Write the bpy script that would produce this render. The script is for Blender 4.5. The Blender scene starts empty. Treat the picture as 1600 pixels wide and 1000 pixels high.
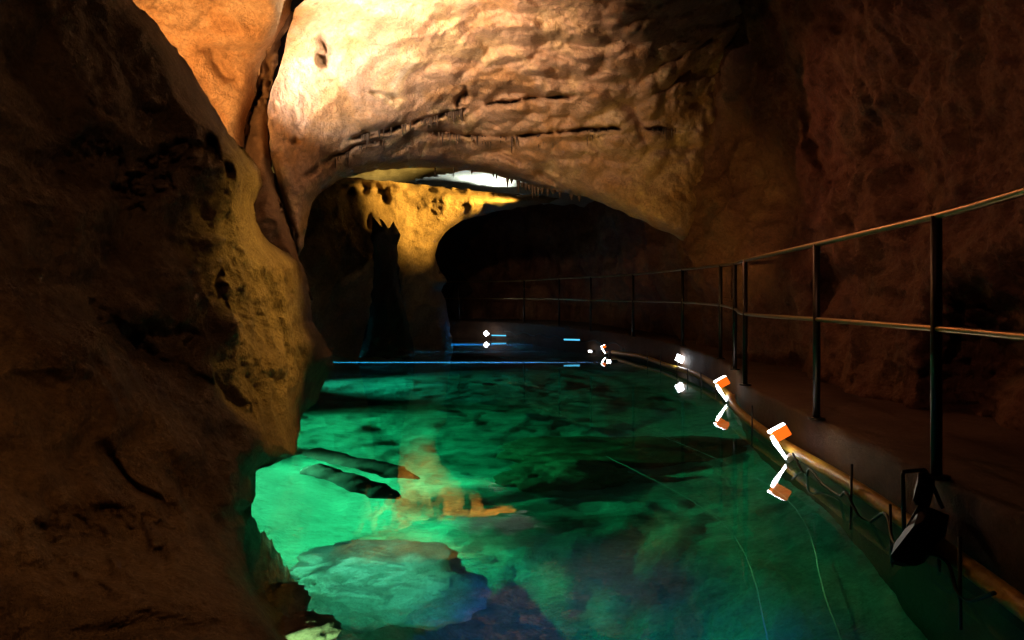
import bpy, math, random
import numpy as np
from mathutils import Vector
R = math.radians
C = bpy.context.scene.collection
sc = bpy.context.scene

# ------------------------------------------------------------------ camera, world, exposure
F, CX, HZ, EYE = 1100.0, 800.0, 470.0, 1.0          # focal length in photo pixels, horizon, eye height over the water
cam_d = bpy.data.cameras.new('camera'); cam = bpy.data.objects.new('camera', cam_d); C.objects.link(cam)
cam.location = (0, 0, EYE); cam.rotation_euler = (R(90), 0, 0)
cam_d.sensor_width = 36; cam_d.lens = 36*F/1600; cam_d.shift_y = -(500-HZ)/1600
cam_d.clip_start = 0.05; cam_d.clip_end = 300
sc.camera = cam
world = bpy.data.worlds.new('World'); sc.world = world; world.use_nodes = True
bg = world.node_tree.nodes['Background']; bg.inputs[0].default_value = (1.0, .58, .42, 1); bg.inputs[1].default_value = .0035
sc.view_settings.view_transform = 'Standard'; sc.view_settings.look = 'None'
sc.view_settings.exposure = 0.25; sc.view_settings.gamma = 1.0
cy = sc.cycles
cy.use_denoising = True; cy.max_bounces = 6; cy.transmission_bounces = 6; cy.glossy_bounces = 4; cy.diffuse_bounces = 1
cy.volume_bounces = 1; cy.sample_clamp_indirect = 4; cy.caustics_refractive = False; cy.caustics_reflective = False
cy.use_light_tree = True

def P(px, py, d):                                      # where a point seen at (px,py) at distance d along +Y stands
    return Vector(((px-CX)/F*d, d, EYE+(HZ-py)/F*d))
def lamp(name, kind, loc, power, col, target=None, size=.08, spot=60, blend=.6, spread=None):
    l = bpy.data.lights.new(name, kind); o = bpy.data.objects.new(name, l); C.objects.link(o)
    o.location = loc; l.energy = power; l.color = col
    if kind == 'SPOT': l.spot_size = R(spot); l.spot_blend = blend
    if kind == 'AREA':
        l.shape = 'DISK'; l.size = size
        if spread: l.spread = R(spread)
    else: l.shadow_soft_size = size
    if target is not None:
        o.rotation_euler = (Vector(target)-Vector(loc)).to_track_quat('-Z', 'Y').to_euler()
    return o
# cave show lamps, no fittings built; unseen fill lights added among them
lamp('arch_floodlight', 'SPOT', P(330,190,5.2), 1200, (1,.90,.80), P(550,120,7.3), .03, 42, 1)
lamp('arch_floodlight', 'SPOT', (-1.2,5.6,3.35), 400, (1,.77,.52), (-1.1,7.0,4.5), .03, 130, .8)
lamp('arch_floodlight_wide', 'SPOT', (-1.0,4.6,3.1), 480, (1,.56,.30), (.0,8.6,4.3), .06, 66, 1)
lamp('pillar_fill_light', 'SPOT', (-1.0,5.2,2.7), 34, (1,.66,.40), P(455,300,7.0), .04, 44, 1)  # unseen spot added to carry the arch light down the pillar
lamp('arch_underlight', 'SPOT', (.9,7.6,.9), 32, (1,.60,.08), P(930,250,9.2), 0, 90, 1)
lamp('ridge_floodlight', 'SPOT', P(250,230,4.9), 420, (1,.46,.14), P(300,60,6.4), .08, 84, .9)
lamp('rear_wall_floodlight', 'SPOT', P(880,285,11.9), 2000, (1,.58,.11), P(715,308,12.8), .04, 48, 1)
lamp('rear_ceiling_floodlight', 'SPOT', P(775,330,15.6), 180, (.9,1,.86), P(745,240,14.4), 0, 112, .8)
lamp('nose_floodlight', 'SPOT', P(900,60,5.4), 430, (1,.60,.10), P(400,455,4.6), .06, 42, 1)
lamp('wall_fill_light', 'SPOT', (.7,-.2,3.1), 46, (1,.50,.24), P(80,700,2.0), .15, 80, .9)  # unseen fill added to lift the dark left wall
lamp('wall_fill_light', 'SPOT', (.6,.4,1.9), 30, (1,.45,.12), P(120,730,1.9), .10, 30, 1)  # unseen spot added to warm a low patch of the left wall
lamp('wall_fill_light', 'SPOT', (1.2,7.4,3.0), 44, (1,.36,.17), (3.0,5.0,1.6), .08, 84, .9)  # unseen spot added to rake relief out of the right wall
lamp('bend_fill_light', 'SPOT', (1.3,6.2,1.3), 60, (1,.58,.16), P(1150,330,9.3), 0, 60, 1)  # unseen spot added so the wall at the bend blends into the arch
lamp('wall_fill_light', 'SPOT', (.6,2.4,2.6), 26, (1,.46,.27), P(1450,350,4.6), .1, 80, .9)  # unseen fill added for the right wall behind the railing
# lamps sunk in the pool, with unseen fill lights added in and above it
lamp('pool_light', 'SPOT', (-1.85,4.7,-.22), 760, (.22,1,.46), (-1.15,4.75,-1.45), .07, 104, 1)
lamp('pool_light', 'SPOT', (-1.4,3.55,-.30), 45, (.25,1,.5), (-.7,3.4,-1.4), .05, 100, .8)
lamp('pool_light', 'SPOT', (-3.0,6.5,-.2), 720, (.12,1,.48), (-1.5,6.3,-1.5), .06, 100, 1)
lamp('pool_light', 'SPOT', (-3.3,9.7,-.2), 420, (.1,1,.7), (-1.2,9.8,-1.4), 0, 70, 1)
lamp('pool_light', 'SPOT', (-.3,1.75,-.2), 120, (.4,1,.62), (-.68,3.2,-.8), 0, 40, 1)  # unseen spot added to brighten the front of the pale slab
lamp('pool_light', 'SPOT', (-.85,3.45,-.06), 40, (.35,1,.65), (-.75,3.4,-1), 0, 120, 1)  # unseen spot added over the pale slab to light its top
lamp('pool_light', 'SPOT', (1.35,3.5,-.25), 5, (.45,1,.35), (.9,2.6,-1.4), 0, 150, .8)
lamp('pool_light', 'SPOT', (.45,2.7,-.12), 70, (.06,.22,1), (.3,2.8,-1.9), 0, 110, .9)  # unseen blue spot added to tint the deep hollow
lamp('pool_light', 'SPOT', (-.3,1.6,-.30), 90, (.85,1,.35), (-.95,2.4,-.30), 0, 60, .8)  # unseen spot added to brighten the pale boulders by the left wall
lamp('pool_light', 'POINT', (1.52,4.5,-.12), 3, (.8,1,.8), None, 0)
lamp('pool_light', 'POINT', (2.0,7.0,-.12), 5, (.8,1,.8), None, 0)
lamp('pipe_fill_light', 'POINT', (1.58,4.0,.22), .6, (1,.75,.4), None, 0)  # unseen point added to brighten the pipe by the nearest pool lamp
lamp('pipe_fill_light', 'POINT', (1.98,7.3,.22), 1.2, (1,.75,.4), None, 0)  # same added fill on the pipe, by the second pool lamp
lamp('kerb_fill_light', 'SPOT', (1.35,4.3,1.1), 7, (1,.62,.06), (1.80,4.55,.29), 0, 16, .6)  # unseen spot added for the nearest lamp's yellow spill on the kerb
# blue lamps at the far bend
lamp('beam_light', 'SPOT', (1.6,11.5,-.07), 1800000, (.22,.45,1), (-4,11.5,-.09), 0, 2.6, .3)
lamp('beam_light', 'SPOT', (1.05,13.9,-.07), 60000, (.18,.45,1), (-4,13.9,-.07), 0, 4, .3)
lamp('quay_light', 'SPOT', (.62,16.2,-.12), 420000, (.03,.30,1), (-4,16.3,-.14), 0, 15, .5)

# ------------------------------------------------------------------ helpers: objects
def tag(o, label=None, cat=None, group=None, kind=None):
    for k, v in (('label',label),('category',cat),('group',group),('kind',kind)):
        if v: o[k] = v
    return o
def empty(name, loc, label, cat, group=None):
    o = bpy.data.objects.new(name, None); C.objects.link(o); o.location = loc; o.empty_display_size = .1
    return tag(o, label, cat, group)
def raw(name, v, f, mat, parent=None, smooth=True, origin=None):
    v = np.asarray(v, dtype=np.float64)
    org = np.array(parent_world(parent) if parent is not None else (origin if origin is not None else (0,0,0)))
    me = bpy.data.meshes.new(name); me.from_pydata((v-org).tolist(), [], [tuple(int(i) for i in q) for q in f]); me.update()
    if smooth: me.polygons.foreach_set('use_smooth', [True]*len(me.polygons))
    if mat: me.materials.append(mat)
    o = bpy.data.objects.new(name, me); C.objects.link(o)
    if parent is not None: o.parent = parent
    else: o.location = org
    return o
def parent_world(p):
    w = Vector((0,0,0))
    while p is not None: w += p.location; p = p.parent
    return tuple(w)
class MB:
    def __init__(s): s.v = []; s.f = []
    def add(s, v, f):
        n = len(s.v); s.v += [tuple(a) for a in v]; s.f += [tuple(i+n for i in q) for q in f]; return s
    def tube(s, pts, r, n=10, caps=True):
        pts = [Vector(p) for p in pts]; rr = r if isinstance(r, (list,tuple)) else [r]*len(pts)
        t0 = (pts[1]-pts[0]).normalized(); up = Vector((0,0,1)) if abs(t0.z) < .9 else Vector((0,1,0))
        u = t0.cross(up).normalized(); V = []; Fc = []
        for i, p in enumerate(pts):
            t = (pts[min(i+1,len(pts)-1)]-pts[max(i-1,0)]).normalized()
            u = (u - t*u.dot(t)).normalized(); w = t.cross(u)
            for k in range(n):
                a = 2*math.pi*k/n; V.append(p+(u*math.cos(a)+w*math.sin(a))*rr[i])
        for i in range(len(pts)-1):
            for k in range(n): Fc.append((i*n+k, i*n+(k+1)%n, (i+1)*n+(k+1)%n, (i+1)*n+k))
        if caps: Fc.append(tuple(range(n))[::-1]); Fc.append(tuple(range((len(pts)-1)*n, len(pts)*n)))
        return s.add(V, Fc)
    def box(s, c, ax, ay, az, bev=.0):                   # centre and three half-axis vectors
        c, ax, ay, az = map(Vector, (c, ax, ay, az)); V = []; b = 1-bev
        # chamfered box: 24 vertices
        idx = {}
        for sx in (-1,1):
            for sy in (-1,1):
                for sz in (-1,1):
                    for k, (fx,fy,fz) in enumerate(((1,b,b),(b,1,b),(b,b,1))):
                        idx[(sx,sy,sz,k)] = len(V); V.append(c+ax*sx*fx+ay*sy*fy+az*sz*fz)
        Fc = []
        for s1 in (-1,1):
            Fc.append([idx[(s1,a,b_,0)] for a,b_ in ((-1,-1),(1,-1),(1,1),(-1,1))][::s1])
            Fc.append([idx[(a,s1,b_,1)] for a,b_ in ((-1,-1),(-1,1),(1,1),(1,-1))][::s1])
            Fc.append([idx[(a,b_,s1,2)] for a,b_ in ((-1,-1),(1,-1),(1,1),(-1,1))][::s1])
            for s2 in (-1,1):
                Fc.append([idx[(s1,s2,-1,0)],idx[(s1,s2,1,0)],idx[(s1,s2,1,1)],idx[(s1,s2,-1,1)]])
                Fc.append([idx[(s1,-1,s2,0)],idx[(s1,1,s2,0)],idx[(s1,1,s2,2)],idx[(s1,-1,s2,2)]])
                Fc.append([idx[(-1,s1,s2,1)],idx[(1,s1,s2,1)],idx[(1,s1,s2,2)],idx[(-1,s1,s2,2)]])
        for sx in (-1,1):
            for sy in (-1,1):
                for sz in (-1,1): Fc.append([idx[(sx,sy,sz,k)] for k in range(3)])
        return s.add(V, Fc)
    def build(s, name, mat, parent=None, smooth=True): 
        org = None
        if parent is None:
            a = np.array(s.v); org = (a[:,0].mean(), a[:,1].mean(), a[:,2].min())
        return raw(name, s.v, s.f, mat, parent, smooth, org)

# ------------------------------------------------------------------ helpers: noise and rock relief
rng = np.random.RandomState(7)
PERM = rng.permutation(256); PERM = np.concatenate([PERM, PERM, PERM])
GR = rng.randn(256, 3); GR /= np.linalg.norm(GR, axis=1)[:,None]
JIT = rng.rand(256, 3)
def perlin(p):
    i = np.floor(p).astype(int); f = p-i; i &= 255; u = f*f*f*(f*(f*6-15)+10); out = 0
    for dx in (0,1):
        for dy in (0,1):
            for dz in (0,1):
                h = PERM[PERM[PERM[(i[:,0]+dx)&255]+((i[:,1]+dy)&255)]+((i[:,2]+dz)&255)]
                g = GR[h]; d = (g*(f-np.array([dx,dy,dz]))).sum(1)
                w = (u[:,0] if dx else 1-u[:,0])*(u[:,1] if dy else 1-u[:,1])*(u[:,2] if dz else 1-u[:,2])
                out = out+w*d
    return out*1.6
def fbm(p, o=4, lac=2.1, g=.5):
    a = 1; s = 0; q = p.copy()
    for k in range(o): s = s+a*perlin(q+k*17.3); q = q*lac; a *= g
    return s
def ridged(p, o=4, lac=2.1, g=.55):
    a = 1; s = 0; q = p.copy()
    for k in range(o): s = s+a*(1-2*.3*np.tanh(np.abs(perlin(q+k*9.1))/.3)); q = q*lac; a *= g
    return s
def worley(p):                                         # smooth distance to the nearest feature point
    i = np.floor(p).astype(int); f = p-i; best = np.full(len(p), 9.); 
    for dx in (-1,0,1):
        for dy in (-1,0,1):
            for dz in (-1,0,1):
                h = PERM[PERM[PERM[(i[:,0]+dx)&255]+((i[:,1]+dy)&255)]+((i[:,2]+dz)&255)]
                d = ((np.array([dx,dy,dz])+JIT[h]-f)**2).sum(1); best = np.minimum(best, d)
    return np.sqrt(best)
def billow(p): return 1-np.clip(worley(p), 0, 1)**1.6
def seg_dist(x, y, poly, closed=False):
    n = len(poly); best = np.full(x.shape, 1e9); bx = np.zeros_like(best); by = np.zeros_like(best); bt = np.zeros_like(best)
    for k in range(n if closed else n-1):
        ax, ay = poly[k][:2]; cx, cy_ = poly[(k+1)%n][:2]; dx, dy = cx-ax, cy_-ay; L = dx*dx+dy*dy+1e-9
        t = np.clip(((x-ax)*dx+(y-ay)*dy)/L, 0, 1); qx = ax+t*dx; qy = ay+t*dy; d = (x-qx)**2+(y-qy)**2
        m = d < best; best = np.where(m, d, best); bx = np.where(m, qx, bx); by = np.where(m, qy, by); bt = np.where(m, k+t, bt)
    return np.sqrt(best), bx, by, bt
def inside(x, y, poly):
    c = np.zeros(x.shape, bool); n = len(poly)
    for k in range(n):
        ax, ay = poly[k][:2]; bx, by = poly[(k+1)%n][:2]
        if ay == by: continue
        c ^= ((ay > y) != (by > y)) & (x < (bx-ax)*(y-ay)/(by-ay)+ax)
    return c
def rbf(ctrl):
    c = np.array(ctrl, float); X = c[:,:2]/100; v = np.log(c[:,2]); n = len(c)
    phi = lambda a, b: -np.sqrt(((a[:,None,:]-b[None])**2).sum(2)+.15)
    A = np.zeros((n+1,n+1)); A[:n,:n] = phi(X,X); A[:n,n] = 1; A[n,:n] = 1
    w = np.linalg.solve(A, np.concatenate([v,[0]]))
    lo, hi = c[:,2].min()*.85, c[:,2].max()*1.15
    def f(x, y):
        Q = np.stack([x,y],1)/100; out = np.empty(len(Q))
        for s in range(0, len(Q), 40000): out[s:s+40000] = phi(Q[s:s+40000], X)@w[:n]+w[n]
        return np.clip(np.exp(out), lo, hi)
    return f
def rough(poly, amp, step, seed):                      # an uneven rock outline
    r = random.Random(seed); out = []
    for k in range(len(poly)):
        a, b = poly[k], poly[(k+1)%len(poly)]; L = math.hypot(b[0]-a[0], b[1]-a[1]); n = max(1, int(L/step))
        for j in range(n):
            t = j/n; am = amp if (-20 < a[0] < 1620 and -20 < a[1] < 1020) else 0
            out.append((a[0]+(b[0]-a[0])*t+r.uniform(-am,am), a[1]+(b[1]-a[1])*t+r.uniform(-am,am)))
    return out
def relief(name, outline, ctrl, disp, mat, cell=4, edge=None, roll=40, rolld=.6, thick=1.5, grooves=(), dents=(), amp=2.2, seed=1, parent=None, push=None):
    """A rock mass: its outline stands at true distances (ctrl), its face is worn by disp(world points), and it is closed behind."""
    poly = rough(outline, amp, 9, seed)
    xs = np.arange(min(p[0] for p in poly)-cell, max(p[0] for p in poly)+2*cell, cell)
    ys = np.arange(min(p[1] for p in poly)-cell, max(p[1] for p in poly)+2*cell, cell)
    gx, gy = np.meshgrid(xs, ys); H, W = gx.shape
    cc = inside(gx[:-1,:-1]+cell/2, gy[:-1,:-1]+cell/2, poly)
    used = np.zeros((H,W), int)
    used[:-1,:-1] += cc; used[1:,:-1] += cc; used[:-1,1:] += cc; used[1:,1:] += cc
    idx = -np.ones((H,W), int); m = used > 0; idx[m] = np.arange(m.sum())
    x, y = gx[m].astype(float), gy[m].astype(float); cnt = used[m]
    b = cnt < 4
    d_, qx, qy, _ = seg_dist(x[b], y[b], poly, True)
    ok = d_ < cell*1.3; xb, yb = x[b], y[b]; xb[ok] = qx[ok]; yb[ok] = qy[ok]; x[b] = xb; y[b] = yb
    d = rbf(ctrl)(x, y)
    W0 = np.stack([(x-CX)/F*d, d, EYE+(HZ-y)/F*d], 1)
    dd = disp(W0, x, y)
    if edge is not None:
        de, *_ = seg_dist(x, y, edge); t = np.clip(de/roll, 0, 1)
        d = d + rolld*(1-np.sqrt(1-(1-t)**2+1e-6)); dd = dd*(.35+.65*np.clip(de/roll*2, 0, 1))
    for poly_g, w, a in grooves:
        wob = fbm(np.stack([x/22, y/22, x*0+w], 1), 3)*w*1.6
        dg, *_ , tt = seg_dist(x+wob, y+wob*.7, poly_g); fade = np.clip(tt*3,0,1)*np.clip((len(poly_g)-1-tt)*3,0,1)
        vary = np.clip(.6+1.3*fbm(np.stack([x/38, y/38, x*0+w], 1), 4), .05, 1.25) if w < 5 else 1
        d = d + a*vary*np.exp(-(dg/w)**2)*(.25+.75*fade)
    for px, py, rx, ry, a in dents:
        wob = fbm(np.stack([x/30, y/30, x*0+px], 1), 3)*.5
        q = ((x-px)/rx)**2+((y-py)/ry)**2; d = d + a*np.exp(-(np.maximum(q+wob,0))**1.5)
    d = d + dd
    Vf = np.stack([(x-CX)/F*d, d, EYE+(HZ-y)/F*d], 1)
    if push is not None:                               # relief along the wall's own normal
        k_ = push[1](W0)
        if edge is not None: k_ = k_*np.clip(de/roll-.15, 0, 1)
        Vf = Vf+np.array(push[0])[None]*k_[:,None]
    db = d+thick; Vb = np.stack([(x-CX)/F*db, db, EYE+(HZ-y)/F*db], 1); n = len(Vf)
    ii, jj = np.nonzero(cc); q = np.stack([idx[ii,jj], idx[ii+1,jj], idx[ii+1,jj+1], idx[ii,jj+1]], 1)
    e = np.concatenate([q[:,[0,1]], q[:,[1,2]], q[:,[2,3]], q[:,[3,0]]]); key = {}
    for a_, b_ in e.tolist():
        if (b_,a_) in key: del key[(b_,a_)]
        else: key[(a_,b_)] = 1
    faces = q.tolist()+[[r[3]+n, r[2]+n, r[1]+n, r[0]+n] for r in q.tolist()]+[[b_, a_, a_+n, b_+n] for a_, b_ in key]
    V = np.concatenate([Vf, Vb]); org = (float(V[:,0].mean()), float(V[:,1].mean()), float(V[:,2].min()))
    return raw(name, V, faces, mat, parent, True, org)

# ------------------------------------------------------------------ materials
def nt(name):
    m = bpy.data.materials.new(name); m.use_nodes = True; t = m.node_tree
    return m, t, t.nodes['Principled BSDF']
def rock(name, cols, scale=1.0, rough_=.8, bump=.5, grain=1.0, spec=.3, stretch=(1,1,1), fine=90, bd=1):
    m, t, p = nt(name); N, L = t.nodes, t.links
    geo = N.new('ShaderNodeNewGeometry'); mp = N.new('ShaderNodeMapping'); L.new(geo.outputs['Position'], mp.inputs[0])
    mp.inputs['Scale'].default_value = stretch
    def noise(s, det, ro, dist=0):
        n = N.new('ShaderNodeTexNoise'); n.inputs['Scale'].default_value = s; n.inputs['Detail'].default_value = det
        n.inputs['Roughness'].default_value = ro; n.inputs['Distortion'].default_value = dist; L.new(mp.outputs[0], n.inputs['Vector']); return n
    n1 = noise(1.3*scale, 8, .62, .6); n2 = noise(14*scale, 6, .7, .3); n3 = noise(fine, 5, .75)
    r = N.new('ShaderNodeValToRGB'); el = r.color_ramp.elements
    for k, c in enumerate(cols):
        pos = .28+.44*k/(len(cols)-1)
        e_ = el[k] if k < 2 else el.new(pos); e_.position = pos; e_.color = (*c, 1)
    L.new(n1.outputs['Fac'], r.inputs[0])
    mx = N.new('ShaderNodeMixRGB'); mx.blend_type = 'OVERLAY'; mx.inputs[0].default_value = .55
    L.new(r.outputs[0], mx.inputs[1]); L.new(n2.outputs['Fac'], mx.inputs[2])
    mx2 = N.new('ShaderNodeMixRGB'); mx2.blend_type = 'OVERLAY'; mx2.inputs[0].default_value = .55*grain
    L.new(mx.outputs[0], mx2.inputs[1]); L.new(n3.outputs['Fac'], mx2.inputs[2])
    L.new(mx2.outputs[0], p.inputs['Base Color'])
    b1 = N.new('ShaderNodeBump'); b1.inputs['Strength'].default_value = bump; b1.inputs['Distance'].default_value = .05*bd
    L.new(n2.outputs['Fac'], b1.inputs['Height'])
    b2 = N.new('ShaderNodeBump'); b2.inputs['Strength'].default_value = bump*.9; b2.inputs['Distance'].default_value = .016*bd
    L.new(n3.outputs['Fac'], b2.inputs['Height']); L.new(b1.outputs[0], b2.inputs['Normal'])
    L.new(b2.outputs[0], p.inputs['Normal'])
    p.inputs['Roughness'].default_value = rough_; p.inputs['Specular IOR Level'].default_value = spec
    return m
def plain(name, col, ro=.5, metal=0, bump=0, scale=60, var=.3):
    m, t, p = nt(name); N, L = t.nodes, t.links
    n = N.new('ShaderNodeTexNoise'); n.inputs['Scale'].default_value = scale; n.inputs['Detail'].default_value = 5
    g = N.new('ShaderNodeNewGeometry'); L.new(g.outputs['Position'], n.inputs['Vector'])
    mx = N.new('ShaderNodeMixRGB'); mx.blend_type = 'OVERLAY'; mx.inputs[0].default_value = var; mx.inputs[1].default_value = (*col,1)
    L.new(n.outputs['Fac'], mx.inputs[2]); L.new(mx.outputs[0], p.inputs['Base Color'])
    p.inputs['Roughness'].default_value = ro; p.inputs['Metallic'].default_value = metal
    if bump:
        b = N.new('ShaderNodeBump'); b.inputs['Strength'].default_value = bump; b.inputs['Distance'].default_value = .01
        L.new(n.outputs['Fac'], b.inputs['Height']); L.new(b.outputs[0], p.inputs['Normal'])
    return m
def glow(name, col, s):
    m, t, p = nt(name); p.inputs['Base Color'].default_value = (*col,1); p.inputs['Emission Color'].default_value = (*col,1)
    p.inputs['Emission Strength'].default_value = s; return m
M = {}
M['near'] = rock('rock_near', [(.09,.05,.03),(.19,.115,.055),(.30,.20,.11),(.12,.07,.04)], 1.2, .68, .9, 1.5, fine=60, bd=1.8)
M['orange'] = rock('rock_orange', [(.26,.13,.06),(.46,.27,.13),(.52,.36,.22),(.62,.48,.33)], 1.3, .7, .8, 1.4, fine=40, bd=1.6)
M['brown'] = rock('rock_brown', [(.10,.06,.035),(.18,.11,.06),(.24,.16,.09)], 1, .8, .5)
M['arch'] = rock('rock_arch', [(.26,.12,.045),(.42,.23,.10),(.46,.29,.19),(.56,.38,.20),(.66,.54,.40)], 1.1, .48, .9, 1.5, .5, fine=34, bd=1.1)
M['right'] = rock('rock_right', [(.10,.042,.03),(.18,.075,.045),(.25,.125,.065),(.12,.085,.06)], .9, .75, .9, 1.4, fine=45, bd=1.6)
M['rear'] = rock('rock_rear', [(.16,.10,.045),(.27,.18,.08),(.36,.25,.13)], 1.3, .7, .9, 1.2, fine=30)
M['pale'] = rock('rock_pale', [(.42,.42,.38),(.55,.55,.5),(.66,.66,.62)], .8, .8, .4)
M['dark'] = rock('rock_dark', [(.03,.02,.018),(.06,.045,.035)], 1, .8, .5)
M['slab'] = rock('slab_stone', [(.25,.25,.22),(.5,.5,.45),(.7,.7,.66)], 2.5, .9, 1.0, .8)
M['shadow_rock'] = rock('rock_shadow', [(.012,.01,.008),(.03,.022,.016)], 2, .85, .8)  # near-black colour puts the shadow shape at the rear wall into the stone
M['wood'] = rock('sodden_wood', [(.006,.006,.005),(.02,.016,.012)], 3, .9, .5)
M['straw'] = rock('stalactite_shaded', [(.02,.012,.008),(.05,.03,.02),(.12,.08,.05)], 4, .6, .3)  # dark tone puts the shade the stalactites hang in into the colour
M['bed'] = rock('pool_bed_stone', [(.10,.10,.08),(.30,.30,.26),(.42,.43,.38),(.62,.63,.56)], 1.3, .9, 1.0, .8, stretch=(.6,1.3,1), fine=45)
M['concrete'] = rock('walkway_concrete', [(.045,.02,.012),(.075,.038,.022),(.11,.062,.036)], 1.5, .7, .3)
M['steel'] = plain('brushed_steel', (.42,.28,.10), .3, 1, .05)
M['post'] = plain('dark_steel', (.05,.042,.038), .4, 1)
M['pipe'] = plain('yellow_pipe', (.60,.40,.06), .45, 0, .3, 40, .6)
M['black'] = plain('black_rubber', (.012,.012,.013), .45)
M['housing'] = plain('orange_plastic', (.85,.13,.01), .4)
M['alu'] = plain('pale_aluminium', (.8,.8,.78), .35, .6)
M['thread'] = plain('grey_cable', (.45,.45,.4), .5)
M['tube'] = glow('lit_tube', (.92,.96,1), 14)
M['orangeglow'] = glow('orange_plastic_glow', (1,.16,.01), .9)  # emission put into the cap so the plastic looks lit
M['bluetube'] = glow('lit_blue_tube', (.10,.6,.9), 1.0)

# ------------------------------------------------------------------ water and pool bed
m, t, p = nt('pool_water'); N, L = t.nodes, t.links
N.remove(p); out = N['Material Output']
gl = N.new('ShaderNodeBsdfGlass'); gl.inputs['IOR'].default_value = 1.333; gl.inputs['Roughness'].default_value = 0.0
geo = N.new('ShaderNodeNewGeometry'); nz = N.new('ShaderNodeTexNoise'); nz.inputs['Scale'].default_value = 5; nz.inputs['Detail'].default_value = 2
L.new(geo.outputs['Position'], nz.inputs['Vector'])
bp = N.new('ShaderNodeBump'); bp.inputs['Strength'].default_value = .12; bp.inputs['Distance'].default_value = .006
L.new(nz.outputs['Fac'], bp.inputs['Height']); L.new(bp.outputs[0], gl.inputs['Normal']); L.new(gl.outputs[0], out.inputs['Surface'])
va = N.new('ShaderNodeVolumeAbsorption'); va.inputs['Color'].default_value = (.05,.84,.74,1); va.inputs['Density'].default_value = .75
L.new(va.outputs[0], out.inputs['Volume']); M['water'] = m
x0, x1, y0, y1, zb = -6, 4.2, .3, 24, -4
v = [(x0,y0,0),(x1,y0,0),(x1,y1,0),(x0,y1,0),(x0,y0,zb),(x1,y0,zb),(x1,y1,zb),(x0,y1,zb)]
tag(raw('water', v, [(0,1,2,3),(7,6,5,4),(0,4,5,1),(1,5,6,2),(2,6,7,3),(3,7,4,0)], M['water'], smooth=False),
    'still green and blue pool water mirroring the cave', kind='structure')

EDGE = [(1.25,.2),(1.45,1.2),(1.62,2.0),(1.72,2.9),(1.83,4.3),(1.97,5.9),(2.25,7.1),(2.36,8.3),(2.36,9.8),(2.2,11.6),(1.85,13.2),(1.2,15),(.3,17.3),(-.7,18.8),(-2.6,19.5),(-6,20)]
def smooth(pts, n=6):
    pts = [np.array(p, float) for p in pts]; out = []
    for i in range(len(pts)-1):
        a = pts[max(i-1,0)]; b = pts[i]; c = pts[i+1]; d = pts[min(i+2,len(pts)-1)]
        for k in range(n):
            s = k/n; out.append(.5*((2*b)+(-a+c)*s+(2*a-5*b+4*c-d)*s*s+(-a+3*b-3*c+d)*s**3))
    out.append(pts[-1]); return [tuple(o) for o in out]
EP = smooth(EDGE, 10)
gx, gy = np.meshgrid(np.arange(-6, 4.4, .05), np.arange(.2, 24, .06)); sh = gx.shape; X = gx.ravel(); Y = gy.ravel()
pw = np.stack([X, Y, X*0], 1)
z = -1.35 + .16*fbm(pw*.6, 4) + .10*ridged(pw*1.3, 3) - .07*ridged(pw*np.array([1.6,4.5,1])+3, 4)
left = np.interp(Y, [0,2,3.3,4.5,5.7,8,12,24], [-1.5,-1.5,-1.8,-2.4,-3.0,-4.0,-4.6,-5]);  z += 1.15*np.exp(-np.clip(X-left,0,9)/.55)
right = np.interp(Y, [p_[1] for p_ in EP], [p_[0] for p_ in EP]); z += .35*np.exp(-np.clip(right-X,0,9)/.4)
z -= 1.2*np.exp(-(((X-.3)/.8)**2+((Y-3.0)/.75)**2))                # deep hollow in front
z += .45*np.exp(-(((X+.55)/.55)**2+((Y-2.75)/.28)**2))               # pale hump
z = np.minimum(z, -.12)
H, W = sh; idx = np.arange(H*W).reshape(sh); q = np.stack([idx[:-1,:-1],idx[:-1,1:],idx[1:,1:],idx[1:,:-1]],-1).reshape(-1,4)
tag(raw('pool_bed', np.stack([X,Y,z],1), q.tolist(), M['bed']), 'pale rocky bottom of the pool', kind='structure')

# ------------------------------------------------------------------ walkway
def deck_z(y): return float(np.interp(y, [0,6,9.7,13,18], [.29,.29,.38,.42,.46]))
KERB = MB(); V = []; Fc = []
prof_n = 6
for i, (ex, ey) in enumerate(EP):
    a = EP[max(i-1,0)]; b = EP[min(i+1,len(EP)-1)]; tx, ty = b[0]-a[0], b[1]-a[1]; l = math.hypot(tx,ty); nx, ny = ty/l, -tx/l   # outward, away from the water
    zt = deck_z(ey)
    w = 1.9 if ey < 10 else 2.4
    for (o, z_) in ((.03,-1.2),(.015,0),(0,zt-.03),(.02,zt),(.5,zt+.004),(w,zt-.01)):
        jj = .008*math.sin(i*1.7+o*9)
        V.append((ex+nx*(o+jj), ey+ny*(o+jj), z_+jj*.4))
for i in range(len(EP)-1):
    for k in range(prof_n-1): Fc.append((i*prof_n+k, (i+1)*prof_n+k, (i+1)*prof_n+k+1, i*prof_n+k+1))
tag(raw('walkway', V, Fc, M['concrete']), 'brown concrete walkway curving along the water', kind='structure')

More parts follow.
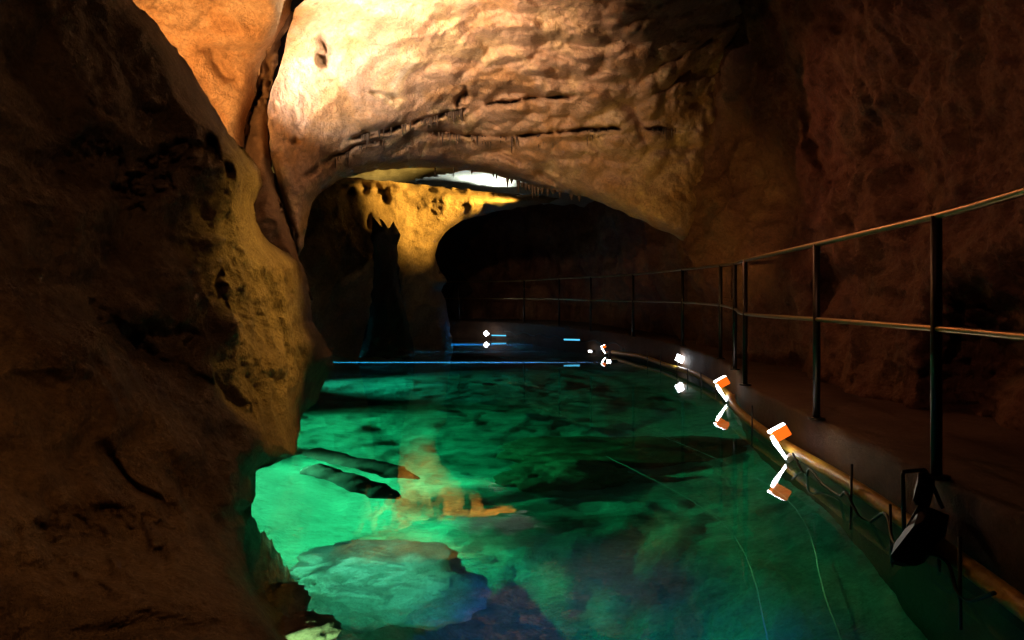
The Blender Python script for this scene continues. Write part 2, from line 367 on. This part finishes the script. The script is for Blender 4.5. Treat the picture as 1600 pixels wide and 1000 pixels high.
# ------------------------------------------------------------------ rock masses
def d_near(W, x, y):
    return -.10*ridged(W*1.0, 3)+.06*fbm(W*2.0+5, 3)
A_edge = [(175,-60),(205,0),(240,32),(268,68),(300,110),(328,160),(358,208),(385,240),(407,265),(410,290),(398,318),(400,345),(412,370),(440,392),(468,405),(478,430),(486,470),(488,500),(505,530),(521,556),(521,575),(508,592),(500,612),(494,632),(472,645),(466,680),(462,714),(440,720),(408,730),(390,744),(392,765),(400,788),(381,803),(392,818),(387,850),(394,885),(402,912),(414,932),(430,962),(444,1000),(470,1060),(490,1200)]
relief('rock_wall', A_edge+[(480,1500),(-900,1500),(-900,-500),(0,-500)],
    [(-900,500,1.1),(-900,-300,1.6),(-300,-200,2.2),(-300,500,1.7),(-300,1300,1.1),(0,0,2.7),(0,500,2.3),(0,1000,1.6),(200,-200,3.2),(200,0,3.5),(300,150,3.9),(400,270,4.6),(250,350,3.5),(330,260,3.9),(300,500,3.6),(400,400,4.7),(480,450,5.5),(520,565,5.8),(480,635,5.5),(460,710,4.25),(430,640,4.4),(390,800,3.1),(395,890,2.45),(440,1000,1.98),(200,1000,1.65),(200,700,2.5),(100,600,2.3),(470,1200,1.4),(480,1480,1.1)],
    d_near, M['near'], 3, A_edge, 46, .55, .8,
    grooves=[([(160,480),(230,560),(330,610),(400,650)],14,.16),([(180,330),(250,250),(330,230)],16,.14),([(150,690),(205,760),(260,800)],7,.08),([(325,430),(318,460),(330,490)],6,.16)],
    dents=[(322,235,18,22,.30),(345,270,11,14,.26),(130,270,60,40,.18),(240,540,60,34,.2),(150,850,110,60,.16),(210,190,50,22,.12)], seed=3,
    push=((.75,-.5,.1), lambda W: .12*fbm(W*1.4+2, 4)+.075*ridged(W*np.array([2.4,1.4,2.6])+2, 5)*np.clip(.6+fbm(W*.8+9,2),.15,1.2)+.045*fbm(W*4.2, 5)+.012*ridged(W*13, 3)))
tag(bpy.data.objects['rock_wall'], 'dark craggy rock wall filling the left side, its nose jutting over the green water', 'rock wall')

def d_soft(W, x, y): return .10*fbm(W*.9, 4)-.06*billow(W*1.5)-.03*ridged(W*3, 3)
B_edge = [(470,-60),(452,20),(438,50),(418,80),(405,105),(398,150),(384,185),(382,235),(390,300)]
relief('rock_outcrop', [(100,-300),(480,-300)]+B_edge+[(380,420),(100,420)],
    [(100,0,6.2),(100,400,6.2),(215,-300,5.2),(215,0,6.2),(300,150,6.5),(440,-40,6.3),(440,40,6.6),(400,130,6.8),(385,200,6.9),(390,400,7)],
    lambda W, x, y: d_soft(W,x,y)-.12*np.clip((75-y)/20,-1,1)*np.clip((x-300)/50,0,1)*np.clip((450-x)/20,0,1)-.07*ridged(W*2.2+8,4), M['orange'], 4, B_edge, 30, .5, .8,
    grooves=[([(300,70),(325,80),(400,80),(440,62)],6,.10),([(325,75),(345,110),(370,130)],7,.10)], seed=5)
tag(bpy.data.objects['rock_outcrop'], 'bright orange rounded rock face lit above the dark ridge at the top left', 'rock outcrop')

B2_edge = [(462,20),(440,60),(430,110),(418,150),(420,210),(424,260),(438,320),(470,410)]
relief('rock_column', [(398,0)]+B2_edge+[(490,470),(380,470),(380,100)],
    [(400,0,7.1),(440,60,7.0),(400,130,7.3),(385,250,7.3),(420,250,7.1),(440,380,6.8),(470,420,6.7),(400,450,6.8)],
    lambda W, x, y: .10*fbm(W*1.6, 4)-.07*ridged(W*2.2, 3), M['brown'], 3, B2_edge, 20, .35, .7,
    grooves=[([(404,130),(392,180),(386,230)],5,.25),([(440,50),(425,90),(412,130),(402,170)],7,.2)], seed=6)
tag(bpy.data.objects['rock_column'], 'narrow brown rock column in the cleft between orange face and bright arch', 'rock column')

def d_arch(W, x, y):
    w2 = W*np.array([1,1.3,1.5]); lump = np.clip((x-560)/260, 0, 1)*np.clip((y+80)/120,0,1)*np.clip((330-y)/100, 0, 1)
    return .16*fbm(W*.55+3, 3)-.10*billow(W*.9)-.05*fbm(W*2.4,3)-.03*ridged(W*5, 3)-(.03+.085*lump)*billow(W*np.array([4,4,6.5])+.7*fbm(W*2,2)[:,None])-.30*lump*(billow(w2*2.3+.6*fbm(W*1.2,2)[:,None])-.4)
C_low = [(432,285),(446,330),(455,370),(466,404),(474,385),(480,345),(487,315),(505,296),(528,282),(558,272),(590,266),(630,263),(690,264),(740,268),(765,270),(785,276),(812,284),(842,293),(872,299),(915,308),(950,322),(1000,344),(1045,365),(1090,390),(1130,410),(1180,430)]
C_left = [(520,-120),(500,-20),(462,12),(448,60),(440,100),(426,135),(418,165),(420,205),(424,250)]
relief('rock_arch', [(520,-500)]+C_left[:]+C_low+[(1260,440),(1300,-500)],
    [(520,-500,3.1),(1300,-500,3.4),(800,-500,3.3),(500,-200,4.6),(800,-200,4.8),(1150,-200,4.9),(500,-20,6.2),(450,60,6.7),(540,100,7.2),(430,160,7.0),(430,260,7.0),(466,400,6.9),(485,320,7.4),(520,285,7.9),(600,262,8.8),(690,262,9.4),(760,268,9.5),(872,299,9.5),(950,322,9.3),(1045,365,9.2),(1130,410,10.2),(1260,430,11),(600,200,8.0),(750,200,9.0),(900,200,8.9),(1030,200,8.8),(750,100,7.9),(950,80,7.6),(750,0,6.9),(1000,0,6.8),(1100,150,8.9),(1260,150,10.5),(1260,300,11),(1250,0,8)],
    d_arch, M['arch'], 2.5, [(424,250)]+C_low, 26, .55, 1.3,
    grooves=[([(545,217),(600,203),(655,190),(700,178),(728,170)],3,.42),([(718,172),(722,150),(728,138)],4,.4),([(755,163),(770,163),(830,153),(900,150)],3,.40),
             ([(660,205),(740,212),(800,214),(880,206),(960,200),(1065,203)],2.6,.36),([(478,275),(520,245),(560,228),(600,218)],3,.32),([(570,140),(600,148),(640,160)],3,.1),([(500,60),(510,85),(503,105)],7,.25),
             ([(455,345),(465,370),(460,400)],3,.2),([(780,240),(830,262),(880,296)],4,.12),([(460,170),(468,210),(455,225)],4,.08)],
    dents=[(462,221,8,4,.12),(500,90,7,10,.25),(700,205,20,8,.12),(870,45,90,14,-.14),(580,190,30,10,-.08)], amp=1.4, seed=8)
arch = tag(bpy.data.objects['rock_arch'], 'bright tan rock arch with pillowy ceiling spanning the pool, hung with small stalactites', 'rock arch')

def d_right(W, x, y): return .10*fbm(W*.8, 3)
def p_right(W):
    Q = W*np.array([1,.9,.75])
    return .20*ridged(Q*.75+4, 4)+.16*fbm(Q*1.6, 5)+.07*billow(Q*2.6+.5*fbm(Q*1.5,3)[:,None])+.03*ridged(Q*6, 3)
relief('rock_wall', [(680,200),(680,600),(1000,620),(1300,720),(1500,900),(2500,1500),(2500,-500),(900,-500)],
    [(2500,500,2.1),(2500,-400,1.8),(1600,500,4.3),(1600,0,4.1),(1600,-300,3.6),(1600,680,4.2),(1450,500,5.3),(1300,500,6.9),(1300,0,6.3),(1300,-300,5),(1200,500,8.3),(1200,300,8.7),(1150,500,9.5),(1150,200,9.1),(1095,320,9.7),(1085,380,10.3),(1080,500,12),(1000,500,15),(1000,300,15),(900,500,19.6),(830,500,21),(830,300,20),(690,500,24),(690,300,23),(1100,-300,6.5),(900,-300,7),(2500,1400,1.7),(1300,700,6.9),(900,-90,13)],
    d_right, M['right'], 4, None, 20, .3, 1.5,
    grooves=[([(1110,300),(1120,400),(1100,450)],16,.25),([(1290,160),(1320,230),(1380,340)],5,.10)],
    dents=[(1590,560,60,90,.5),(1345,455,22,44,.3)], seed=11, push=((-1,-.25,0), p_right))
tag(bpy.data.objects['rock_wall.001'], 'dark reddish brown rock wall rising behind the railing on the right', 'rock wall')

def d_rear(W, x, y): return .12*fbm(W*.9, 4)-.10*ridged(W*1.5, 4)-.05*billow(W*2.6)
E_edge = [(640,287),(700,293),(780,300),(840,305),(880,310),(850,318),(800,326),(760,334),(722,346),(698,362),(684,380),(680,400),(686,425),(700,440),(690,455),(700,480),(706,530),(700,560)]
relief('rear_rock', [(400,270),(520,276),(580,280)]+E_edge+[(690,640),(380,640),(380,270)],
    [(400,300,10.5),(400,560,11),(490,300,11.2),(560,300,12.2),(640,290,12.9),(760,300,12.8),(850,305,12.8),(700,350,13.2),(690,400,13.6),(600,400,12.6),(500,450,11.6),(600,540,13.6),(690,540,15),(690,620,15),(500,620,12)],
    d_rear, M['rear'], 3, E_edge, 24, .7, 1.6,
    grooves=[([(640,292),(740,302),(830,308)],4,.25),([(500,285),(560,290),(625,296)],6,.3)],
    dents=[(545,300,9,7,.35),(570,297,8,7,.35),(602,310,7,9,.3),(590,300,6,6,.3),(575,345,7,12,.3)], seed=13)
tag(bpy.data.objects['rear_rock'], 'yellow lit rock wall at the back seen under the arch, beside the black tunnel mouth', 'rock wall')
relief('rear_ceiling', [(420,180),(1000,180),(1000,330),(860,318),(600,318),(420,318)],
    [(420,180,10),(700,180,10),(1000,180,10),(420,250,13),(700,250,13.5),(1000,250,13.5),(700,318,18),(420,318,17),(1000,318,18)],
    lambda W, x, y: .25*fbm(W*.7,4)-.2*ridged(W*np.array([.6,1.4,1])*1.1,3), M['pale'], 4, None, 20, .3, 1.0, seed=14)
tag(bpy.data.objects['rear_ceiling'], 'white lit strip of pale ceiling rock glimpsed just under the arch', 'rock ceiling')
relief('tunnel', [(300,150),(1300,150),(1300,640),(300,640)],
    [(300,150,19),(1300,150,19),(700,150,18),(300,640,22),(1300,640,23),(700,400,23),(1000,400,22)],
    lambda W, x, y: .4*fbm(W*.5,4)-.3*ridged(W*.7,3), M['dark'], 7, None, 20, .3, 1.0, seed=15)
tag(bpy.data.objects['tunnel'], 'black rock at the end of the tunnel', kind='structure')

S_edge = [(560,560),(572,520),(580,470),(585,430),(583,400),(580,372),(584,352),(577,334),(587,346),(596,356),(592,338),(602,348),(608,358),(614,346),(620,354),(624,366),(620,382),(624,400),(622,430),(630,470),(640,510),(650,560)]
relief('stalagmite_shadow', S_edge, [(580,560,11.4),(650,560,11.4),(620,480,11.0),(600,350,11.2),(620,400,11)],
    lambda W, x, y: -.10*ridged(W*np.array([4,4,1.2]),3)-.05*billow(W*6), M['shadow_rock'], 2, S_edge, 18, .35, .4, amp=2.4, seed=16)
tag(bpy.data.objects['stalagmite_shadow'], 'near-black rock shape standing for the jagged shadow on the yellow lit wall', 'stalagmite_shadow')

# stalactites and soda straws, fixed to the arch
rs = random.Random(4); many = MB(); cnt = 0
def spike(mb, px, py, L, w, d):
    a = P(px, py-2, d); b = P(px, py+L, d); n = 5
    pts = []; rr = []
    for k in range(n+1):
        s = k/n; pts.append(a.lerp(b, s)+Vector((rs.uniform(-1,1)*.0015, 0, 0))); rr.append(max(.0012, w/F*d*.5*(1-s)**.8+.0012))
    mb.tube(pts, rr, 6)
big = [(680,264,11,2.6),(709,264,14,2.6),(737,268,5,3),(771,272,6,4),(776,274,7,3),(793,280,14,6),(799,282,6,5),(810,285,18,6),(816,287,7,7),(822,289,10,8),(827,291,8,7),(832,292,20,5),(836,293,15,4),(841,295,13,6),(847,296,8,7),(856,298,10,6),(864,299,6,7),(875,302,9,5),(893,306,7,7),(905,308,8,5)]
for px, py, L, w in big:
    mb = MB(); spike(mb, px, py, L, w, 9.62); o = mb.build('stalactite', M['straw'], arch); o.name = 'stalactite'; 
lines = [([(560,214),(655,190),(700,178),(728,170)],44,8.55),([(718,172),(728,150)],5,8.75),([(760,165),(830,155),(900,152)],40,8.75),([(665,207),(740,214),(800,216),(880,208),(960,202),(1060,203)],64,9.0),([(500,262),(560,230),(600,219)],9,8.0)]
hero = 0
for pl, n, d in lines:
    for k in range(n):
        s = rs.random()*(len(pl)-1); i = int(s); t_ = s-i; px = pl[i][0]+(pl[i+1][0]-pl[i][0])*t_; py = pl[i][1]+(pl[i+1][1]-pl[i][1])*t_
        L = rs.choice([4,5,6,7,9,11,14,20]) if k % 5 else rs.choice([12,17,24])
        dd = float(rbf([(545,217,8.0),(600,203,8.0),(728,170,8.6),(760,160,8.6),(900,150,8.5),(740,212,9.0),(880,206,8.9),(1060,203,8.8),(500,262,7.7)])(np.array([px]), np.array([py]))[0])-.12
        if hero < 78: mb = MB(); spike(mb, px, py, L, rs.choice([2,2.6,3.4,4.6]), dd); mb.build('stalactite', M['straw'], arch); hero += 1
        else: spike(many, px, py, L, rs.choice([2,2.8]), dd)
if many.v: tag(many.build('fine_straws', M['straw'], arch), kind='stuff')

# ------------------------------------------------------------------ railing
RAIL = [(1.50,1.6,1.05,.29),(1.58,2.14,1.05,.29),(1.70,2.82,1.05,.29),(1.83,4.23,1.05,.29),(1.96,5.92,1.05,.29),(2.20,6.95,1.05,.32),(2.34,7.9,1.05,.35),(2.35,9.7,1.05,.38),(2.03,11.8,1.04,.40),(1.5,13.4,1.03,.42),(1.02,15.2,1.03,.45),(.30,17.3,1.03,.47),(-1.4,18.6,1.02,.48),(-3.2,19.3,1.02,.48)]
rl = empty('railing', (1.83,4.23,.29), 'steel tube railing with two rails curving along the walkway above the pool', 'railing')
top = smooth([(x,y,z+h) for x,y,h,z in RAIL], 6); mid = smooth([(x,y,z+h*.57) for x,y,h,z in RAIL], 6)
MB().tube(top, .0150, 14).build('top_rail', M['steel'], rl)
MB().tube(mid, .0135, 14).build('middle_rail', M['steel'], rl)
for x, y, h, z in RAIL[2:]:
    mb = MB().tube([(x,y,z-.0),(x,y,z+h)], .021, 12); mb.tube([(x,y,z),(x,y,z+.012)], .05, 12); mb.build('post', M['post'], rl)

# ------------------------------------------------------------------ edge pipe, stakes, cables
def edge_pt(y, off=0, z=0):
    ys = [p_[1] for p_ in EP]; i = int(np.argmin([abs(a-y) for a in ys])); x = float(np.interp(y, ys, [p_[0] for p_ in EP]))
    a = EP[max(i-1,0)]; b = EP[min(i+1,len(EP)-1)]; tx, ty = b[0]-a[0], b[1]-a[1]; l = math.hypot(tx,ty)
    return Vector((x-ty/l*off, y+tx/l*off, z))
pts = [edge_pt(y, .075, .07+.012*math.sin(y*2.3)) for y in np.arange(.6, 13.0, .12)]
tag(MB().tube(pts, .034, 12).build('pipe', M['pipe']), 'yellow brown plastic pipe laid along the foot of the walkway at the waterline', 'pipe')
ky = [2.42,2.95,3.4,5.2,7.5,8.3,9.0,9.6,10.4,11.1]
side = ['nearest one, beside the bottom right corner','just past the dark floodlight','second one past the dark floodlight','between the two orange capped lamps','just past the second orange capped lamp','first one round the far bend','just short of the round white lamp','beside the round white lamp','between the round lamp and the chevron lamp','nearest to the chevron lamp']
for k, y in enumerate(ky):
    a = edge_pt(y, .125, -.35); b = edge_pt(y, .125+rs.uniform(-.01,.01), .18+rs.uniform(-.05,.05))
    o = MB().tube([a,b], .0065, 8).build('stake', M['black']); tag(o, 'thin dark stake in the pool edge, '+side[k], 'stake', 'stakes holding the pipe')
def cable(name, pts, r, mat, label): return tag(MB().tube(smooth(pts, 8), r, 8).build(name, mat), label, 'cable')
loop = []
for k, y in enumerate(np.arange(2.2, 4.4, .17)): loop.append(tuple(edge_pt(y, .13+.02*math.sin(k*2.1), .03+.05*math.cos(k*2.6))))
cable('cable', loop, .007, M['black'], 'black cable drooping along the yellow pipe near the dark floodlight')
loop = []
for k, y in enumerate(np.arange(12.4, 18.4, .3)): loop.append(tuple(edge_pt(y, .1, .14+.10*abs(math.sin(k*1.1)))))
cable('cable', loop, .012, M['black'], 'black cable hanging in loops against the blue glow at the far end')
cable('cable', [(1.02,7.0,-.9),(1.62,4.45,-.62),(1.35,3.0,-.8),(1.2,2.4,-.9)], .0035, M['thread'], 'pale thin cable lying underwater, the one nearer the lamps')
cable('cable', [(.75,5.6,-1.0),(1.2,4.0,-.85),(1.02,2.7,-1.0),(.95,2.1,-1.1)], .0035, M['thread'], 'pale thin cable lying underwater, the one nearer the middle of the pool')

# ------------------------------------------------------------------ lamps on the pool edge
def pool_lamp(px, py, d, s, label, power):
    """foot at photo point (px,py); head of orange plastic with emission put in, lit tube slanting down to a clamp"""
    base = P(px, py, d); root = empty('pool_lamp', base, label, 'lamp', 'lamps along the pool edge'); u = 4.37/F*s
    def q(x, y, dy=0): return base+Vector(((x-1229)*u, dy, (718-y)*u))
    mb = MB(); c = (q(1204,676)+q(1226,664)+q(1232,675)+q(1213,688))/4
    ax = (q(1226,664)-q(1204,676))*.5; az = (q(1208,681)-q(1213.5,690)); az = az*.85
    mb.box(c+Vector((0,0,0)), ax*1.0, (0,.035*s,0), az, .12).build('housing', M['orangeglow'], root, False)
    mb = MB(); c2 = (q(1201,676)+q(1225,662.5))/2
    mb.box(c2, ax*1.12, (0,.022*s,0), az*.20, .3).build('reflector', M['tube'], root, False)  # plate emits as well, its glare put in as emission
    MB().tube([q(1206,682),q(1211,691),q(1219,703),q(1229,717)], [.011*s,.015*s,.010*s,.008*s], 12).build('lit_tube', M['tube'], root)
    f = MB(); f.box((q(1228,719)+q(1247,706))/2, (q(1247,706)-q(1228,719))*.5, (0,.02*s,0), (q(1236,706)-q(1238,713))*.7, .25).build('clamp', M['alu'], root, False)
    MB().tube([q(1246,708),q(1249,720),q(1247,734)], .006*s, 8).build('lead', M['alu'], root)
    return root
pool_lamp(1229,718,4.37,1.0,'nearest glowing white lamp with orange cap, at the pool edge',1)
pool_lamp(1136,627,6.9,1.12,'second glowing white lamp with orange cap, farther along beside the tall posts',1)
r4 = pool_lamp(946,552.5,12.9,.75,'tiny chevron shaped white lamp at the far end of the blue beam',1)
b3 = P(1063,572,9.75); r3 = empty('pool_lamp', b3, 'round white lamp glowing low above the water before the far bend', 'lamp', 'lamps along the pool edge')
MB().tube([P(1060,565,9.75),P(1064.5,556,9.75)], [.052,.056], 16).build('lit_disc', M['tube'], r3)
MB().tube([P(1064,557,9.79),P(1070,556,9.8),P(1072,575,9.8)], .012, 8).build('bracket', M['black'], r3)
b5 = P(760,526,18.5); r5 = empty('pool_lamp', b5, 'farthest lamp, a tiny bluish white dot by the blue lit pipe', 'lamp', 'lamps along the pool edge')
MB().tube([P(757.5,523,18.4),P(762,519,18.4)], [.055,.06], 14).build('lit_disc', M['tube'], r5)
MB().tube([P(763,521,18.45),P(768,524,18.5),P(766,529,18.5)], .02, 8).build('bracket', M['black'], r5)
for a, b, d, lab in ((768,800,18.2,'short cyan lit tube beside the farthest lamp'),(881,906,13.6,'short cyan lit tube right of the blue glow')):
    ya = 524 if a < 800 else 530.5
    tag(MB().tube([P(a,ya,d),P(b,ya+.6,d)], .015, 10).build('light_tube', M['bluetube']), lab, 'light tube')
for px, py, d, lab in ((951,565,11.55,'small bright lamp at the waterline where the long blue beam starts'),(922,549.5,13.9,'small bright lamp at the waterline behind the long blue beam')):
    rt = empty('beam_lamp', P(px,py,d), lab, 'lamp'); c = P(px,py,d)
    MB().tube([c+Vector((-.03,0,.0)), c+Vector((.03,0,.0))], .026, 12).build('lens', M['tube'], rt)
    MB().tube([c+Vector((.03,0,.0)), c+Vector((.14,.05,.0))], .03, 12).build('body', M['black'], rt)
# dark floodlight seen from behind
fb = edge_pt(2.75, .17, .0); fl = empty('floodlight', fb, 'unlit black floodlight on a bracket hanging at the water edge, right foreground', 'floodlight')
c = P(1438,842,2.66)
MB().box(c, (.088,.05,-.035), (.04,.05,.02), (.05,-.02,.085), .3).build('housing', M['black'], fl, False)
mb = MB()
for k in range(5): mb.box(c+Vector((.03,.065,.01))+Vector((.04,-.0,.07))*(k-2)*.42, (.07,.04,-.03), (.03,.03,.015), (.004,0,.006), .1)
mb.build('cooling_fins', M['black'], fl, False)
MB().box(c+Vector((.05,.06,.17)), (.05,.03,-.02), (.02,.03,.02), (.012,0,.045), .3).build('ballast_box', M['black'], fl, False)
MB().tube([c+Vector((-.05,.02,.02)),c+Vector((-.05,.03,.235)),c+Vector((-.045,.035,.245)),c+Vector((.045,.05,.25)),c+Vector((.05,.05,.245)),c+Vector((.12,.06,.10))], .008, 8).build('bracket', M['black'], fl)
MB().tube([c+Vector((.07,0,-.05)),c+Vector((.073,0,-.17))], .007, 8).build('bolt', M['black'], fl)

# scattering boxes added in the water to show the lamp beams
m, t, p = nt('beam_scatter'); t.nodes.remove(p); vs = t.nodes.new('ShaderNodeVolumeScatter'); vs.inputs['Density'].default_value = .3
t.links.new(vs.outputs[0], t.nodes['Material Output'].inputs['Volume'])
for xa, xb, yc, lab in ((-4.4,1.57,11.5,'thin scattering box added to show the longer, nearer blue lamp beam'),(-2.6,1.02,13.9,'thin scattering box added to show the shorter, farther blue lamp beam'),(-2.2,.6,16.25,'broad scattering box added to show the deep blue glow near the farthest lamp')):
    th = .16 if yc > 16 else 0
    bx = [(x_,y_,z_) for z_ in (-.035,-.12-th) for x_,y_ in ((xa,yc-.03-th),(xb,yc-.03-th),(xb,yc+.03+th),(xa,yc+.03+th))]
    tag(raw('beam_scatter', bx, [(0,1,2,3),(7,6,5,4),(0,4,5,1),(1,5,6,2),(2,6,7,3),(3,7,4,0)], m, smooth=False), lab, kind='stuff')

# submerged timbers
def under(px, py, depth):                              # point on the bed seen through the flat water at (px,py)
    dx, dz = (px-CX)/F, (HZ-py)/F; v = Vector((dx,1,dz)).normalized(); t_ = -EYE/v.z; p0 = Vector((0,0,EYE))+v*t_
    h = Vector((v.x,v.y,0)); s = h.length/1.333; hd = h.normalized(); c_ = math.sqrt(1-s*s)
    return p0+(hd*s-Vector((0,0,c_)))*(depth/c_)
for a, b, lab in (((478,704),(655,748),'dark sunken timber, the farther of the two in the bright green water'),((480,730),(625,778),'dark sunken timber, the nearer of the two in the bright green water')):
    A_, B_ = under(*a, .55), under(*b, .75); pts = [A_.lerp(B_, k/8)+Vector((0,0,.02*math.sin(k*1.9))) for k in range(9)]
    n = 60; pts = [A_.lerp(B_, k/n) for k in range(n+1)]
    mb = MB().tube(pts, [0.10*min(1, (n-k)/14+.15, k/4+.3) for k in range(n+1)], 16); v_ = np.array(mb.v); ax_ = np.array([tuple(p_) for p_ in pts]).repeat(16, 0)
    r_ = v_[:len(ax_)]-ax_; v_[:len(ax_)] = ax_+r_*(1+.32*fbm(v_[:len(ax_)]*6, 3))[:,None]; mb.v = [tuple(q_) for q_ in v_]
    tag(mb.build('timber', M['wood']), lab, 'sunken timber', 'sunken timbers')

# boulders under water
def boulder(name, c, r, mat, label, seed, cat='boulder', flat=.6):
    import bmesh
    bm = bmesh.new(); bmesh.ops.create_icosphere(bm, subdivisions=5, radius=1); v = np.array([q_.co[:] for q_ in bm.verts]); fc = [[w.index for w in f.verts] for f in bm.faces]; bm.free()
    d = 1+.30*fbm(v*1.2+seed, 4)+.18*ridged(v*1.8+seed, 3)-.1
    v = v*d[:,None]*np.array([r[0], r[1], r[2]])+np.array(tuple(c)); org = (c[0], c[1], float(v[:,2].min()))
    return tag(raw(name, v, fc, mat, None, True, org), label, cat)
boulder('boulder', under(424,950,.20), (.09,.16,.13), M['slab'], 'pale yellow green rock under the water at the foot of the dark left wall', 3)
boulder('boulder', under(462,1010,.22), (.12,.15,.15), M['slab'], 'larger pale yellow green rock under the water at the bottom edge, beside the dark wall', 9)
boulder('boulder', under(985,705,1.2), (1.0,.30,.32), M['brown'], 'broad dark boulder on the pool bed in the middle of the green water', 21)
boulder('boulder', under(880,745,1.25), (.42,.26,.26), M['brown'], 'smaller dark boulder on the pool bed at the near end of the broad one', 5)
boulder('boulder', under(590,905,.95), (.42,.30,.30), M['slab'], 'big pale green rock slab on the pool bed near the bottom left', 31)
